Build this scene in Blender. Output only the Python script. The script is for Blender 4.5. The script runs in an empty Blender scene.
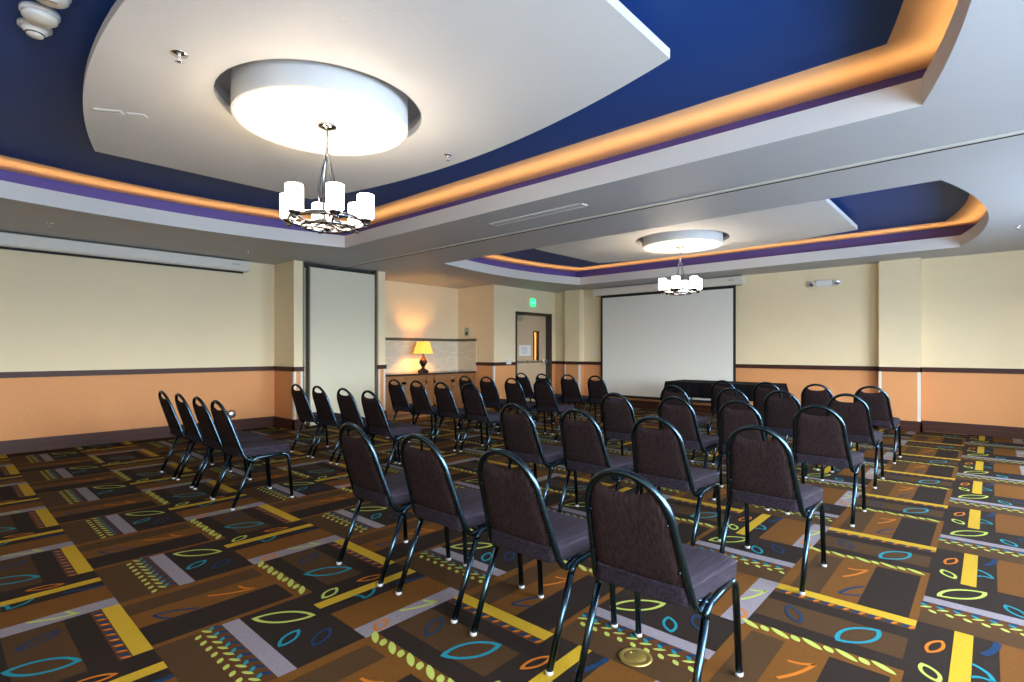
import bpy, math, random
from mathutils import Vector, Matrix
random.seed(7)
C = bpy.context.scene.collection
PI = math.pi

# ------------------------------------------------------------------ helpers
def lin(c):
    return tuple(((v/255)/12.92 if v/255 <= .04045 else ((v/255+.055)/1.055)**2.4) for v in c)

class MB:
    """collects verts / faces, links them as ONE mesh object"""
    def __init__(s): s.v=[]; s.f=[]; s.m=[]; s.sm=[]
    def face(s, idx, mat=0, smooth=False): s.f.append(tuple(idx)); s.m.append(mat); s.sm.append(smooth)
    def poly(s, pts, mat=0):
        b=len(s.v); s.v += [tuple(p) for p in pts]; s.face(range(b,b+len(pts)),mat)
    def box(s, x0,x1,y0,y1,z0,z1, mat=0, bev=0.0):
        if bev>0:
            b=min(bev,(x1-x0)*.45,(y1-y0)*.45,(z1-z0)*.45)
            rings=[]
            def ring(ins,z):
                i=len(s.v)
                for (x,y) in ((x0+ins+b*0,y0+b+ins),(x0+b+ins,y0+ins),(x1-b-ins,y0+ins),(x1-ins,y0+b+ins),(x1-ins,y1-b-ins),(x1-b-ins,y1-ins),(x0+b+ins,y1-ins),(x0+ins,y1-b-ins)):
                    s.v.append((x,y,z))
                return list(range(i,i+8))
            rs=[ring(b*.6,z0),ring(0,z0+b),ring(0,z1-b),ring(b*.6,z1)]
            for a,c in zip(rs,rs[1:]):
                for k in range(8): s.face((a[k],a[(k+1)%8],c[(k+1)%8],c[k]),mat)
            s.face(rs[0][::-1],mat); s.face(rs[-1],mat); return
        i=len(s.v)
        s.v += [(x0,y0,z0),(x1,y0,z0),(x1,y1,z0),(x0,y1,z0),(x0,y0,z1),(x1,y0,z1),(x1,y1,z1),(x0,y1,z1)]
        for q in ((3,2,1,0),(4,5,6,7),(0,1,5,4),(1,2,6,5),(2,3,7,6),(3,0,4,7)): s.face([i+k for k in q],mat)
    def obox(s, c, ax, ay, hx, hy, z0, z1, mat=0):
        """box on oriented plan axes"""
        i=len(s.v)
        for z in (z0,z1):
            for sx,sy in ((-1,-1),(1,-1),(1,1),(-1,1)):
                s.v.append((c[0]+ax[0]*hx*sx+ay[0]*hy*sy, c[1]+ax[1]*hx*sx+ay[1]*hy*sy, z))
        for q in ((3,2,1,0),(4,5,6,7),(0,1,5,4),(1,2,6,5),(2,3,7,6),(3,0,4,7)): s.face([i+k for k in q],mat)
    def rings(s, rs, closed=True, cap0=True, cap1=True, mat=0, smooth=True):
        idx=[]
        for r in rs:
            i=len(s.v); s.v += [tuple(p) for p in r]; idx.append(list(range(i,i+len(r))))
        n=len(rs[0])
        for a,b in zip(idx,idx[1:]):
            for k in range(n if closed else n-1):
                s.face((a[k],a[(k+1)%n],b[(k+1)%n],b[k]),mat,smooth)
        if cap0: s.face(idx[0][::-1],mat)
        if cap1: s.face(idx[-1],mat)
    def tube(s, pts, r, n=10, caps=True, mat=0, closed=False, flat=None):
        pts=[Vector(p) for p in pts]; N=len(pts)
        rad=r if isinstance(r,(list,tuple)) else [r]*N
        T=[]
        for i in range(N):
            if closed: t=pts[(i+1)%N]-pts[i-1]
            else: t=pts[min(i+1,N-1)]-pts[max(i-1,0)]
            T.append(t.normalized())
        up=Vector((0,0,1)) if abs(T[0].z)<.9 else Vector((0,1,0))
        nrm=(up-T[0]*up.dot(T[0])).normalized(); rs=[]
        for i in range(N):
            nrm=(nrm-T[i]*nrm.dot(T[i])).normalized(); bi=T[i].cross(nrm)
            fa,fb=(1,1) if flat is None else flat
            rs.append([pts[i]+nrm*(math.cos(2*PI*k/n)*rad[i]*fa)+bi*(math.sin(2*PI*k/n)*rad[i]*fb) for k in range(n)])
        if closed: rs.append(rs[0]); caps=False
        s.rings(rs,cap0=caps,cap1=caps,mat=mat)
    def lathe(s, prof, c=(0,0), n=32, mat=0, smooth=True, cap0=True, cap1=True):
        s.rings([[(c[0]+r*math.cos(2*PI*k/n), c[1]+r*math.sin(2*PI*k/n), z) for k in range(n)] for r,z in prof],cap0=cap0,cap1=cap1,mat=mat,smooth=smooth)
    def build(s, name, mats, parent=None, loc=None, rotz=0.0, smooth=None):
        me=bpy.data.meshes.new(name); me.from_pydata(s.v,[],s.f)
        if not isinstance(mats,(list,tuple)): mats=[mats]
        for m in mats: me.materials.append(m)
        me.polygons.foreach_set('material_index',s.m)
        me.polygons.foreach_set('use_smooth',s.sm if smooth is None else [smooth]*len(s.f))
        me.validate(); me.update()
        o=bpy.data.objects.new(name,me); C.objects.link(o)
        if parent is not None: o.parent=parent
        if loc is not None: o.location=loc
        o.rotation_euler.z=rotz
        return o

def tag(o, label, cat, group=None):
    o['label']=label; o['category']=cat
    if group: o['group']=group
    return o
def thing(name, label, cat, loc=(0,0,0), rotz=0.0, group=None):
    o=bpy.data.objects.new(name,None); C.objects.link(o); o.empty_display_size=.1
    o.location=loc; o.rotation_euler.z=rotz
    return tag(o,label,cat,group)
def struct(o, label=None):
    o['kind']='structure'
    if label: o['label']=label
    return o
def copy_tree(o, parent=None, skip=()):
    c=o.copy(); C.objects.link(c); c.parent=parent
    for ch in [x for x in bpy.data.objects if x.parent==o]:
        if ch.name.split('.')[0] in skip: continue
        copy_tree(ch,c,skip)
    return c

# ------------------------------------------------------------------ materials
def mat(name, col, rough=.6, metal=0.0, spec=.5, bump=None, var=None, emit=None, coat=0, sheen=0):
    m=bpy.data.materials.new(name); m.use_nodes=True; nt=m.node_tree; N=nt.nodes; L=nt.links
    b=N['Principled BSDF']; c=lin(col)+(1,)
    b.inputs['Base Color'].default_value=c; b.inputs['Roughness'].default_value=rough
    b.inputs['Metallic'].default_value=metal; b.inputs['Specular IOR Level'].default_value=spec
    b.inputs['Coat Weight'].default_value=coat; b.inputs['Sheen Weight'].default_value=sheen
    tc=N.new('ShaderNodeTexCoord')
    if var:   # (scale vec, amount)  multiplicative noise on the colour
        mp=N.new('ShaderNodeMapping'); mp.inputs['Scale'].default_value=var[0]; L.new(tc.outputs['Object'],mp.inputs[0])
        nz=N.new('ShaderNodeTexNoise'); nz.inputs['Scale'].default_value=1; nz.inputs['Detail'].default_value=4; L.new(mp.outputs[0],nz.inputs['Vector'])
        rp=N.new('ShaderNodeValToRGB'); L.new(nz.outputs['Fac'],rp.inputs[0])
        a=var[1]; rp.color_ramp.elements[0].position=.3; rp.color_ramp.elements[1].position=.7
        rp.color_ramp.elements[0].color=tuple(v*(1-a) for v in c[:3])+(1,)
        rp.color_ramp.elements[1].color=tuple(min(1,v*(1+a)) for v in c[:3])+(1,)
        L.new(rp.outputs[0],b.inputs['Base Color'])
    if bump:  # (scale, strength)
        nz=N.new('ShaderNodeTexNoise'); nz.inputs['Scale'].default_value=bump[0]; nz.inputs['Detail'].default_value=5; L.new(tc.outputs['Object'],nz.inputs['Vector'])
        bp=N.new('ShaderNodeBump'); bp.inputs['Strength'].default_value=bump[1]; bp.inputs['Distance'].default_value=.01
        L.new(nz.outputs['Fac'],bp.inputs['Height']); L.new(bp.outputs[0],b.inputs['Normal'])
    if emit:
        b.inputs['Emission Color'].default_value=lin(emit[0])+(1,); b.inputs['Emission Strength'].default_value=emit[1]
    return m

M={}
M['cream']=mat('cream_wall_paint',(234,217,180),.75,var=((3,3,3),.015),bump=(140,.06))
M['orange']=mat('terracotta_wallcovering',(216,152,98),.75,var=((40,40,40),.03),bump=(160,.06))
M['soffit']=mat('soffit_paint',(174,175,178),.55,bump=(90,.12),var=((2,2,2),.01))
M['face']=mat('bright_white_gloss',(250,250,248),.5)
M['white']=mat('white_ceiling_paint',(212,212,212),.6,bump=(110,.15))
M['blue']=mat('blue_ceiling_paint',(12,60,130),.6,bump=(90,.1))
M['purple']=mat('purple_cove_paint',(86,76,156),.6,bump=(90,.05))
M['cove']=mat('tan_cove_glow',(228,188,146),.65,bump=(90,.1))  # warm pool of cove light on the blue ceiling, put into the colour
M['wood']=mat('dark_mahogany_trim',(66,36,28),.5,spec=.3,var=((3,3,60),.15))
M['guard']=mat('pale_corner_guard',(222,218,206),.45)
M['metal_dark']=mat('bronze_door_frame',(70,62,52),.4,metal=.3)
M['panel']=mat('partition_fabric',(214,208,184),.8,var=((200,200,6),.03),bump=(250,.05))
M['panel_edge']=mat('partition_edge_trim',(112,98,78),.45,metal=.3)
M['chrome']=mat('chrome',(235,235,238),.12,metal=1)
M['track']=mat('painted_track',(196,194,186),.5)
M['nickel']=mat('polished_nickel',(140,140,144),.16,metal=1)
M['alu']=mat('satin_aluminium',(200,198,190),.32,metal=.9)
M['slot']=mat('black_slot',(22,20,18),.7)
M['wplastic']=mat('white_plastic',(228,226,220),.4)
M['screen']=mat('projection_fabric',(228,228,220),.85,bump=(300,.02))
M['black']=mat('black_masking',(16,14,16),.7)
M['housing']=mat('white_powdercoat',(220,214,202),.4)
M['frame']=mat('black_steel_tube',(58,80,95),.27,metal=1.0)
M['fabric']=mat('brown_woven_upholstery',(36,25,26),.85,var=((125,125,3.5),.65),bump=(420,.12),spec=.15)
M['seatfab_skylit']=mat('brown_woven_seat_skylit',(40,35,45),.85,var=((5,95,95),.5),bump=(420,.12),spec=.15)  # same brown weave as the back, blue of the sky light put into the colour
M['glide']=mat('clear_glide',(176,178,178),.3)
M['cloth']=mat('black_tablecloth',(14,13,16),.9,bump=(300,.1),spec=.12)
M['cab']=mat('walnut_cabinet',(146,98,56),.4,var=((3,4,40),.18))
M['counter']=mat('dark_stone_top',(52,44,40),.18,var=((60,60,60),.3))
M['brass']=mat('brass_plate',(196,172,96),.32,metal=.85,var=((25,25,25),.15))
M['bronze']=mat('antique_bronze',(58,44,32),.35,metal=.6)
M['door']=mat('tan_door_paint',(205,180,148),.5)
M['paper']=mat('white_paper',(236,234,230),.7)
M['ink']=mat('grey_ink',(150,150,160),.7)
M['blueink']=mat('blue_ink',(52,70,130),.6)
M['gold']=mat('corridor_wall',(206,172,110),.7)
M['tilefloor']=mat('tan_floor_tile',(150,128,104),.4,var=((4,4,4),.08))
M['concrete']=mat('roof_slab',(120,118,114),.9)
M['shade']=mat('opal_glass_lit',(255,250,240),.3,emit=((255,237,212),10.5))
M['lampshade']=mat('amber_lamp_shade',(206,140,64),.8,emit=((255,178,72),.7))
M['exitgreen']=mat('exit_green_lit',(40,160,90),.4,emit=((40,235,130),1.0))
M['exitletter']=mat('exit_letter',(190,255,215),.4,emit=((110,250,170),1.0))
M['lens']=mat('clear_lens',(210,220,235),.08,metal=.8)
M['tan_plate']=mat('grey_green_plate',(160,170,150),.5)

# carpet yarns
def yarn(n,c,a=.22): return mat('carpet_'+n,c,.95,spec=.15,var=((260,60,60),a),bump=(500,.25))
YC=[yarn('espresso',(31,22,17)),yarn('brown',(61,41,20)),yarn('rust',(91,56,15)),yarn('grey',(117,111,119)),yarn('gold',(162,132,31),.12),
    yarn('lime',(151,162,77),.1),yarn('teal',(23,111,126),.1),yarn('navy',(15,42,72),.12),yarn('tangerine',(162,92,23),.1),yarn('chestnut',(72,42,18))]
D,B,R,G,Y,LG,TE,NV,OR,CH=range(10)

# backsplash stone: brick texture
def brick_mat(name,c1,c2,cm,sc,bw,rh):
    m=bpy.data.materials.new(name); m.use_nodes=True; nt=m.node_tree; b=nt.nodes['Principled BSDF']
    tc=nt.nodes.new('ShaderNodeTexCoord'); sp=nt.nodes.new('ShaderNodeSeparateXYZ'); ad=nt.nodes.new('ShaderNodeMath'); cb=nt.nodes.new('ShaderNodeCombineXYZ')
    nt.links.new(tc.outputs['Object'],sp.inputs[0]); nt.links.new(sp.outputs['X'],ad.inputs[0]); nt.links.new(sp.outputs['Y'],ad.inputs[1])
    nt.links.new(ad.outputs[0],cb.inputs['X']); nt.links.new(sp.outputs['Z'],cb.inputs['Y'])
    br=nt.nodes.new('ShaderNodeTexBrick'); nt.links.new(cb.outputs[0],br.inputs['Vector'])
    br.inputs['Color1'].default_value=lin(c1)+(1,); br.inputs['Color2'].default_value=lin(c2)+(1,); br.inputs['Mortar'].default_value=lin(cm)+(1,)
    br.inputs['Scale'].default_value=sc; br.inputs['Brick Width'].default_value=bw; br.inputs['Row Height'].default_value=rh; br.inputs['Mortar Size'].default_value=.012
    nt.links.new(br.outputs['Color'],b.inputs['Base Color']); b.inputs['Roughness'].default_value=.4
    return m
M['stone']=brick_mat('stone_backsplash',(224,214,190),(206,194,168),(214,204,182),1,.16,.05)
M['mosaic']=brick_mat('mosaic_strip',(112,100,72),(150,134,98),(90,82,64),1,.03,.03)

def glass_mat():
    m=bpy.data.materials.new('window_glass'); m.use_nodes=True; nt=m.node_tree; nt.nodes.clear()
    o=nt.nodes.new('ShaderNodeOutputMaterial'); mx=nt.nodes.new('ShaderNodeMixShader'); t=nt.nodes.new('ShaderNodeBsdfTransparent'); g=nt.nodes.new('ShaderNodeBsdfGlossy')
    g.inputs['Roughness'].default_value=.02; mx.inputs[0].default_value=.06
    nt.links.new(t.outputs[0],mx.inputs[1]); nt.links.new(g.outputs[0],mx.inputs[2]); nt.links.new(mx.outputs[0],o.inputs[0]); return m
M['glass']=glass_mat()

# ------------------------------------------------------------------ dimensions (X = U along the long wall, Y = V across the room)
H=1.285; CEIL=2.74; TOP=3.32
UB,UF,VR,VL=-1.3,10.65,-1.95,9.04
PAINT=.978
# ------------------------------------------------------------------ floor: the woven carpet
def clip(poly,x0,x1,y0,y1):
    def cl(ps,ax,val,keep):
        out=[]
        for i in range(len(ps)):
            a,b=ps[i-1],ps[i]; ia=(a[ax]-val)*keep>=0; ib=(b[ax]-val)*keep>=0
            if ia!=ib:
                t=(val-a[ax])/(b[ax]-a[ax]); out.append((a[0]+(b[0]-a[0])*t,a[1]+(b[1]-a[1])*t))
            if ib: out.append(b)
        return out
    for ax,val,k in ((0,x0,1),(0,x1,-1),(1,y0,1),(1,y1,-1)):
        poly=cl(poly,ax,val,k)
        if len(poly)<3: return None
    return poly
tile=[]    # (layer, colour, polygon in tile coordinates)
def rect(c,p0,p1,q0,q1,l=1): tile.append((l,c,[(p0,q0),(p1,q0),(p1,q1),(p0,q1)]))
rect(CH,.80,.93,-.35,.245); rect(B,.655,.80,-.35,.245); rect(G,.926,1.003,-.35,.245,2)
rect(R,.655,1.375,.245,.28); rect(R,.655,1.29,.49,.66); rect(B,.655,1.29,.66,.80); rect(R,.655,1.29,.80,.857)
rect(R,1.29,1.375,.28,.856); rect(G,1.317,1.905,.85,.955,2); rect(B,1.47,1.684,.26,.85)
rect(CH,1.785,1.832,.245,.85); rect(Y,1.832,1.905,.247,.85,2); rect(Y,1.31,1.905,.045,.11,3); rect(R,1.32,1.905,-.252,-.04)
def leafpts(a,b,w,n=12,sh=0):
    ax,ay=b[0]-a[0],b[1]-a[1]; L=math.hypot(ax,ay); ax/=L; ay/=L; up=[];dn=[]
    for i in range(n+1):
        t=i/n; h=w*(1-(2*t-1)**2)**.8; x=a[0]+ax*L*t; y=a[1]+ay*L*t
        up.append((x-ay*h,y+ax*h)); dn.append((x+ay*h,y-ax*h))
    return up,dn
def leaf(c,a,b,w,th=.013,l=4):
    uo,do=leafpts(a,b,w)
    L=math.hypot(b[0]-a[0],b[1]-a[1]); k=th*1.8/L
    ai=(a[0]+(b[0]-a[0])*k,a[1]+(b[1]-a[1])*k); bi=(b[0]-(b[0]-a[0])*k,b[1]-(b[1]-a[1])*k)
    ui,di=leafpts(ai,bi,max(w-th,.004))
    for o,i in ((uo,ui),(do,di)):
        for k in range(len(o)-1): tile.append((l,c,[o[k],o[k+1],i[k+1],i[k]]))
    for e,s in ((0,1),(-1,-1)): tile.append((l,c,[uo[e],ui[e],di[e]]))
def blob(c,a,b,w,l=4):
    u,d=leafpts(a,b,w,8); tile.append((l,c,u+d[::-1][1:-1]))
def stroke(c,pts,th=.016,l=4):
    for a,b in zip(pts,pts[1:]):
        dx,dy=b[0]-a[0],b[1]-a[1]; L=math.hypot(dx,dy); nx,ny=-dy/L*th/2,dx/L*th/2
        tile.append((l,c,[(a[0]+nx,a[1]+ny),(b[0]+nx,b[1]+ny),(b[0]-nx,b[1]-ny),(a[0]-nx,a[1]-ny)]))
def arc(a,b,bulge,n=8):
    dx,dy=b[0]-a[0],b[1]-a[1]; L=math.hypot(dx,dy)
    return [(a[0]+dx*t-dy/L*bulge*4*t*(1-t), a[1]+dy*t+dx/L*bulge*4*t*(1-t)) for t in [i/n for i in range(n+1)]]
stroke(LG,arc((1.565,.944),(1.756,.878),-.012)); stroke(LG,arc((1.756,.878),(1.71,.945),.008))
leaf(NV,(1.50,.655),(1.665,.744),.036); leaf(TE,(1.446,.497),(1.684,.364),.062,.016)
leaf(OR,(1.60,.188),(1.762,.146),.03); stroke(NV,arc((1.736,.012),(1.90,-.034),-.012),.028)
stroke(TE,arc((1.50,.045),(1.517,-.02),.015)); stroke(TE,arc((1.517,-.02),(1.62,.045),-.018))
leaf(LG,(1.37,.136),(1.492,.199),.034); leaf(OR,(1.373,.866),(1.477,.928),.03)
stroke(OR,arc((.986,.609),(1.187,.521),-.012)); stroke(OR,arc((1.187,.521),(1.14,.611),.012))
stroke(NV,arc((.914,.499),(.737,.582),-.012)); stroke(NV,arc((.737,.582),(.785,.49),-.01))
leaf(LG,(1.04,.196),(1.266,.001),.058,.016); leaf(TE,(1.02,-.142),(1.151,-.065),.034); leaf(NV,(1.12,-.246),(1.256,-.153),.036)
n=9
for i in range(n):
    q=.222-i*.0655
    blob(LG,(.800,q-.038),(.828,q-.006),.0115); blob(LG,(.842,q+.03),(.872,q-.018),.009)
    blob(TE,(.866,q+.0),(.896,q+.034),.009); blob(NV,(.892,q+.034),(.922,q-.006),.011)
for i in range(9):
    q=.31+i*.0645
    if i%2: blob(LG,(1.326,q-.02),(1.366,q+.022),.016)
    else: blob(LG,(1.320,q-.046),(1.374,q+.046),.016)
for i in range(9):
    q=.282+i*.0655
    blob(NV,(1.793,q+.016),(1.826,q-.016),.012); blob(OR,(1.79,q-.014),(1.828,q-.034),.009)
PU,PV=1.25,1.207
fl=MB(); FX0,FX1,FY0,FY1=UB,UF,VR,9.33
def addpoly(ps,c,z):
    ps=clip(ps,FX0,FX1,FY0,FY1)
    if ps:
        ar=sum(ps[i-1][0]*ps[i][1]-ps[i][0]*ps[i-1][1] for i in range(len(ps)))
        fl.poly([(x,y,z) for x,y in (ps if ar>0 else ps[::-1])],c)
addpoly([(FX0,FY0),(FX1,FY0),(FX1,FY1),(FX0,FY1)],D,0)
for ku in range(-3,9):
    for kv in range(-5,7):
        ou=ku*PU; ov=2.424+kv*PV
        if ou+1.905<FX0 or ou+.655>FX1 or ov+.96<FY0 or ov-.36>FY1: continue
        for l,c,ps in tile: addpoly([(x+ou,y+ov) for x,y in ps],c,.0004*l)
floor=struct(fl.build('floor',YC)); FZ=.0016
t=MB(); t.box(5.71,8.42,8.12,9.33,-.02,.003); t.build('alcove_floor_tile',M['tilefloor'],floor)
t=MB(); t.box(UB-.1,UF+.1,VR-.1,9.7,-.12,-.03); t.build('floor_slab',M['concrete'],floor)

# ------------------------------------------------------------------ walls
WT=.1
segs=[ # p0, p1, wall, rail, base
 ((UB,VL),(3.97,VL),'left',1,1), ((3.97,VL),(3.97,8.33),'pier',1,1), ((3.97,8.33),(4.12,8.33),'pier',1,1),
 ((4.12,8.33),(4.12,9.0),'pier',0,0), ((4.12,9.0),(5.56,9.0),'pocket',0,0), ((5.56,9.0),(5.56,8.33),'pocket',0,0),
 ((5.56,8.33),(5.71,8.33),'pocket',1,1), ((5.71,8.33),(5.71,9.33),'alcove',0,0), ((5.71,9.33),(8.42,9.33),'alcove',0,0),
 ((8.42,9.33),(8.42,8.70),'alcove',0,0), ((8.42,8.70),(8.42,8.15),'alcove',1,1),
 ((8.42,8.15),(9.138,8.15),'entry',1,1), ((10.50,8.15),(UF,8.15),'entry',1,1),
 ((UF,8.15),(UF,7.73),'front',1,1), ((UF,7.73),(10.48,7.73),'pilaster',1,1), ((10.48,7.73),(10.48,7.29),'pilaster',1,1), ((10.48,7.29),(UF,7.29),'pilaster',1,1),
 ((UF,7.29),(UF,1.35),'front',1,1), ((UF,1.35),(10.45,1.35),'pillar',1,1), ((10.45,1.35),(10.45,.81),'pillar',1,1), ((10.45,.81),(UF,.81),'pillar',1,1),
 ((UF,.81),(UF,VR),'front',1,1), ((UB,VR),(UB,VL),'back',1,1)]
walls={}; rails={}; bases={}; guards=[]
def D2(a,b):
    dx,dy=b[0]-a[0],b[1]-a[1]; L=math.hypot(dx,dy); return (dx/L,dy/L),L
for i,(a,b,w,ra,ba) in enumerate(segs):
    d,L=D2(a,b); nrm=(d[1],-d[0])
    def conv(s0,s1):
        if s0[1]!=s1[0]: return False
        d0,_=D2(s0[0],s0[1]); d1,_=D2(s1[0],s1[1]); return d0[0]*d1[1]-d0[1]*d1[0]>.1
    c0=conv(segs[i-1],segs[i]); c1=conv(segs[i],segs[(i+1)%len(segs)])
    wb=walls.setdefault(w,MB())
    def ext(s0,s1):
        if s0[1]!=s1[0]: return 0
        d0,_=D2(s0[0],s0[1]); d1,_=D2(s1[0],s1[1]); return WT if d0[0]*d1[1]-d0[1]*d1[0]<-.1 else 0
    e0=-WT if c0 else ext(segs[i-1],segs[i]); e1=0 if c1 else ext(segs[i],segs[(i+1)%len(segs)])
    if L<.3: e0=min(e0,0); e1=min(e1,0)
    def ob(mb,z0,z1,t0,t1,x0,x1,m=0):
        cx=a[0]+d[0]*((L+x1-x0)/2)+nrm[0]*(t0+t1)/2; cy=a[1]+d[1]*((L+x1-x0)/2)+nrm[1]*(t0+t1)/2
        mb.obox((cx,cy),d,nrm,(L+x0+x1)/2,(t1-t0)/2,z0,z1,m)
    ob(wb,-.05,PAINT,-WT,0,e0,e1,1); ob(wb,PAINT,TOP,-WT,0,e0,e1,0)
    if ra:
        mb=rails.setdefault(w,MB()); x0=.018 if c0 else 0; x1=.018 if c1 else 0
        ob(mb,.942,1.012,0,.018,x0,x1); ob(mb,1.0,1.016,.0,.024,x0+.006*(c0),x1+.006*c1)
    if ba:
        mb=bases.setdefault(w,MB()); x0=.026 if c0 else 0; x1=.026 if c1 else 0
        ob(mb,-.03,.088,0,.026,x0,x1); ob(mb,.088,.096,0,.014,x0-.012*c0,x1-.012*c1); ob(mb,.096,.158,0,.02,x0-.006*c0,x1-.006*c1); ob(mb,.158,.167,0,.015,x0-.01*c0,x1-.01*c1)
    for cv,end,sg in ((c0,a,1),(c1,b,-1)):
        if cv and ra: guards.append((end,(d[0]*sg,d[1]*sg),nrm))
# around the door
wb=walls['entry']
wb.box(9.138,10.50,8.15,8.15+WT,2.19,TOP,0)
# window wall on the right
wins=[(-.9,1.3),(1.7,3.9),(5.5,7.3),(7.55,8.35)]  # last opening is added, to brighten the far end of the room
ZS,ZH=.72,2.3
wr=MB(); edges=[UB-WT]+[e for w in wins for e in w]+[UF+WT]
for k in range(0,len(edges),2):
    wr.box(edges[k],edges[k+1],VR-.2,VR,-.05,PAINT,1); wr.box(edges[k],edges[k+1],VR-.2,VR,PAINT,TOP,0)
for a,b in wins:
    wr.box(a,b,VR-.2,VR,-.05,ZS,1); wr.box(a,b,VR-.2,VR,ZH,TOP,0)
walls['right']=wr
rails['right']=MB(); bases['right']=MB(); bases['right'].box(UB,UF,VR,VR+.022,-.03,.166)
for k in range(0,len(edges),2): rails['right'].box(max(UB,edges[k]),min(UF,edges[k+1]),VR,VR+.018,.942,1.016)
for w,mb in walls.items(): struct(mb.build('wall_'+w,[M['cream'],M['orange']]))
for k,(w,mb) in enumerate(rails.items()): struct(mb.build('trim_%d'%(k+1),M['wood']),'dark wood chair rail')
for w,mb in bases.items(): struct(mb.build('baseboard_'+w,M['wood']))
ng=len(rails)
gdone={}
for end,d,nrm in guards: gdone.setdefault(end,[]).append((d,nrm))
for end,lst in gdone.items():
    g=MB()
    for d,nrm in lst:
        c=(end[0]+d[0]*.019+nrm[0]*.002,end[1]+d[1]*.019+nrm[1]*.002)
        g.obox(c,d,nrm,.019,.002,.166,.942); 
    ng+=1; struct(g.build('trim_%d'%ng,M['guard']),'pale corner guard')
for k,(a,b) in enumerate(wins):
    f=MB()
    for x0,x1,z0,z1 in ((a,b,ZS,ZS+.06),(a,b,ZH-.06,ZH),(a,a+.06,ZS,ZH),(b-.06,b,ZS,ZH),((a+b)/2-.03,(a+b)/2+.03,ZS,ZH)): f.box(x0,x1,VR-.14,VR-.08,z0,z1)
    f.box(a-.03,b+.03,VR-.2,VR+.05,ZS-.03,ZS)
    w=struct(f.build('window_%d'%(k+1),M['guard']))
    p=MB(); p.box(a+.05,b-.05,VR-.114,VR-.106,ZS+.05,ZH-.05); p.build('pane',M['glass'],w)

# ------------------------------------------------------------------ ceiling, trays and coves
TR=[dict(u0=-.37,u1=3.97,v0=.30,v1=6.78,sg=.33),dict(u0=5.81,u1=9.75,v0=.31,v1=6.78,sg=.30)]
def vlo(t,u,s=0):
    uc=(t['u0']+t['u1'])/2; h=(t['u1']-t['u0'])/2; return t['v0']-t['sg']*(1-((u-uc)/h)**2)-s
def vhi(t,u,s=0):
    uc=(t['u0']+t['u1'])/2; h=(t['u1']-t['u0'])/2; return t['v1']+t['sg']*(1-((u-uc)/h)**2)+s
NA=20
def loop(t,s):
    """closed plan loop of the tray, offset outward by s (counter-clockwise)"""
    us=[t['u0']+(t['u1']-t['u0'])*i/NA for i in range(NA+1)]
    m=lambda u: u if abs(u-t['u0'])>1e-6 and abs(u-t['u1'])>1e-6 else u
    st=lambda u:(t['u0']+t['u1'])/2+(u-(t['u0']+t['u1'])/2)*((t['u1']-t['u0'])/2+s)/((t['u1']-t['u0'])/2)
    lo=[(st(u),vlo(t,u,s)) for u in us]; hi=[(st(u),vhi(t,u,s)) for u in us[::-1]]
    return lo+hi
def ringmesh(mb,a,b,za,zb,mat=0,flip=False):
    i=len(mb.v); n=len(a); mb.v+=[(x,y,za) for x,y in a]+[(x,y,zb) for x,y in b]
    for k in range(n):
        q=(i+k,i+(k+1)%n,i+n+(k+1)%n,i+n+k); mb.face(q[::-1] if flip else q,mat)
cm=MB()
def strip(u0,u1,va,vb):  # va,vb pairs (at u0, at u1)
    cm.poly([(u0,va[0],CEIL),(u0,vb[0],CEIL),(u1,vb[1],CEIL),(u1,va[1],CEIL)])
def full(u0,u1):
    if u1-u0>1e-4: strip(u0,u1,(VR-.05,)*2,(9.42,)*2)
cur=UB-.05
for t in TR:
    full(cur,t['u0'])
    for i in range(NA):
        a=t['u0']+(t['u1']-t['u0'])*i/NA; b=t['u0']+(t['u1']-t['u0'])*(i+1)/NA
        strip(a,b,(VR-.05,)*2,(vlo(t,a),vlo(t,b))); strip(a,b,(vhi(t,a),vhi(t,b)),(9.42,)*2)
    cur=t['u1']
full(cur,UF+.05)
ceil=struct(cm.build('ceiling',M['soffit']))
ZL,ZC=2.905,3.1
for t in TR:
    m=MB(); l0=loop(t,0); l1=loop(t,.025)
    ringmesh(m,l0,l0,CEIL,ZL,flip=True); ringmesh(m,l0,l1,ZL,ZL,flip=False); ringmesh(m,l1,l1,2.8,ZL)
    m.build('tray_lip',M['white'],ceil)
    m=MB(); ringmesh(m,loop(t,.02),loop(t,.345),2.80,2.80); m.build('cove_trough',M['white'],ceil)
    m=MB(); l=loop(t,.34); ringmesh(m,l,l,2.78,ZC+.02,flip=True); ringmesh(m,l,loop(t,.36),ZC+.02,ZC+.02); ringmesh(m,loop(t,.36),loop(t,.36),2.78,ZC+.02); m.build('cove_wall',M['purple'],ceil)
    m=MB(); ringmesh(m,loop(t,-.16),loop(t,.345),ZC,ZC,flip=True); m.build('cove_glow_border',M['cove'],ceil)  # tan ring painted where the cove lamps' glow falls
    m=MB(); m.v=[(x,y,ZC-.001) for x,y in loop(t,-.155)]; m.face(range(len(m.v))[::-1]); m.build('tray_ceiling',M['blue'],ceil)
m=MB(); m.box(UB-.2,UF+.2,VR-.2,9.5,TOP-.02,TOP+.12); m.build('roof_slab',M['concrete'],ceil)

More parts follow.
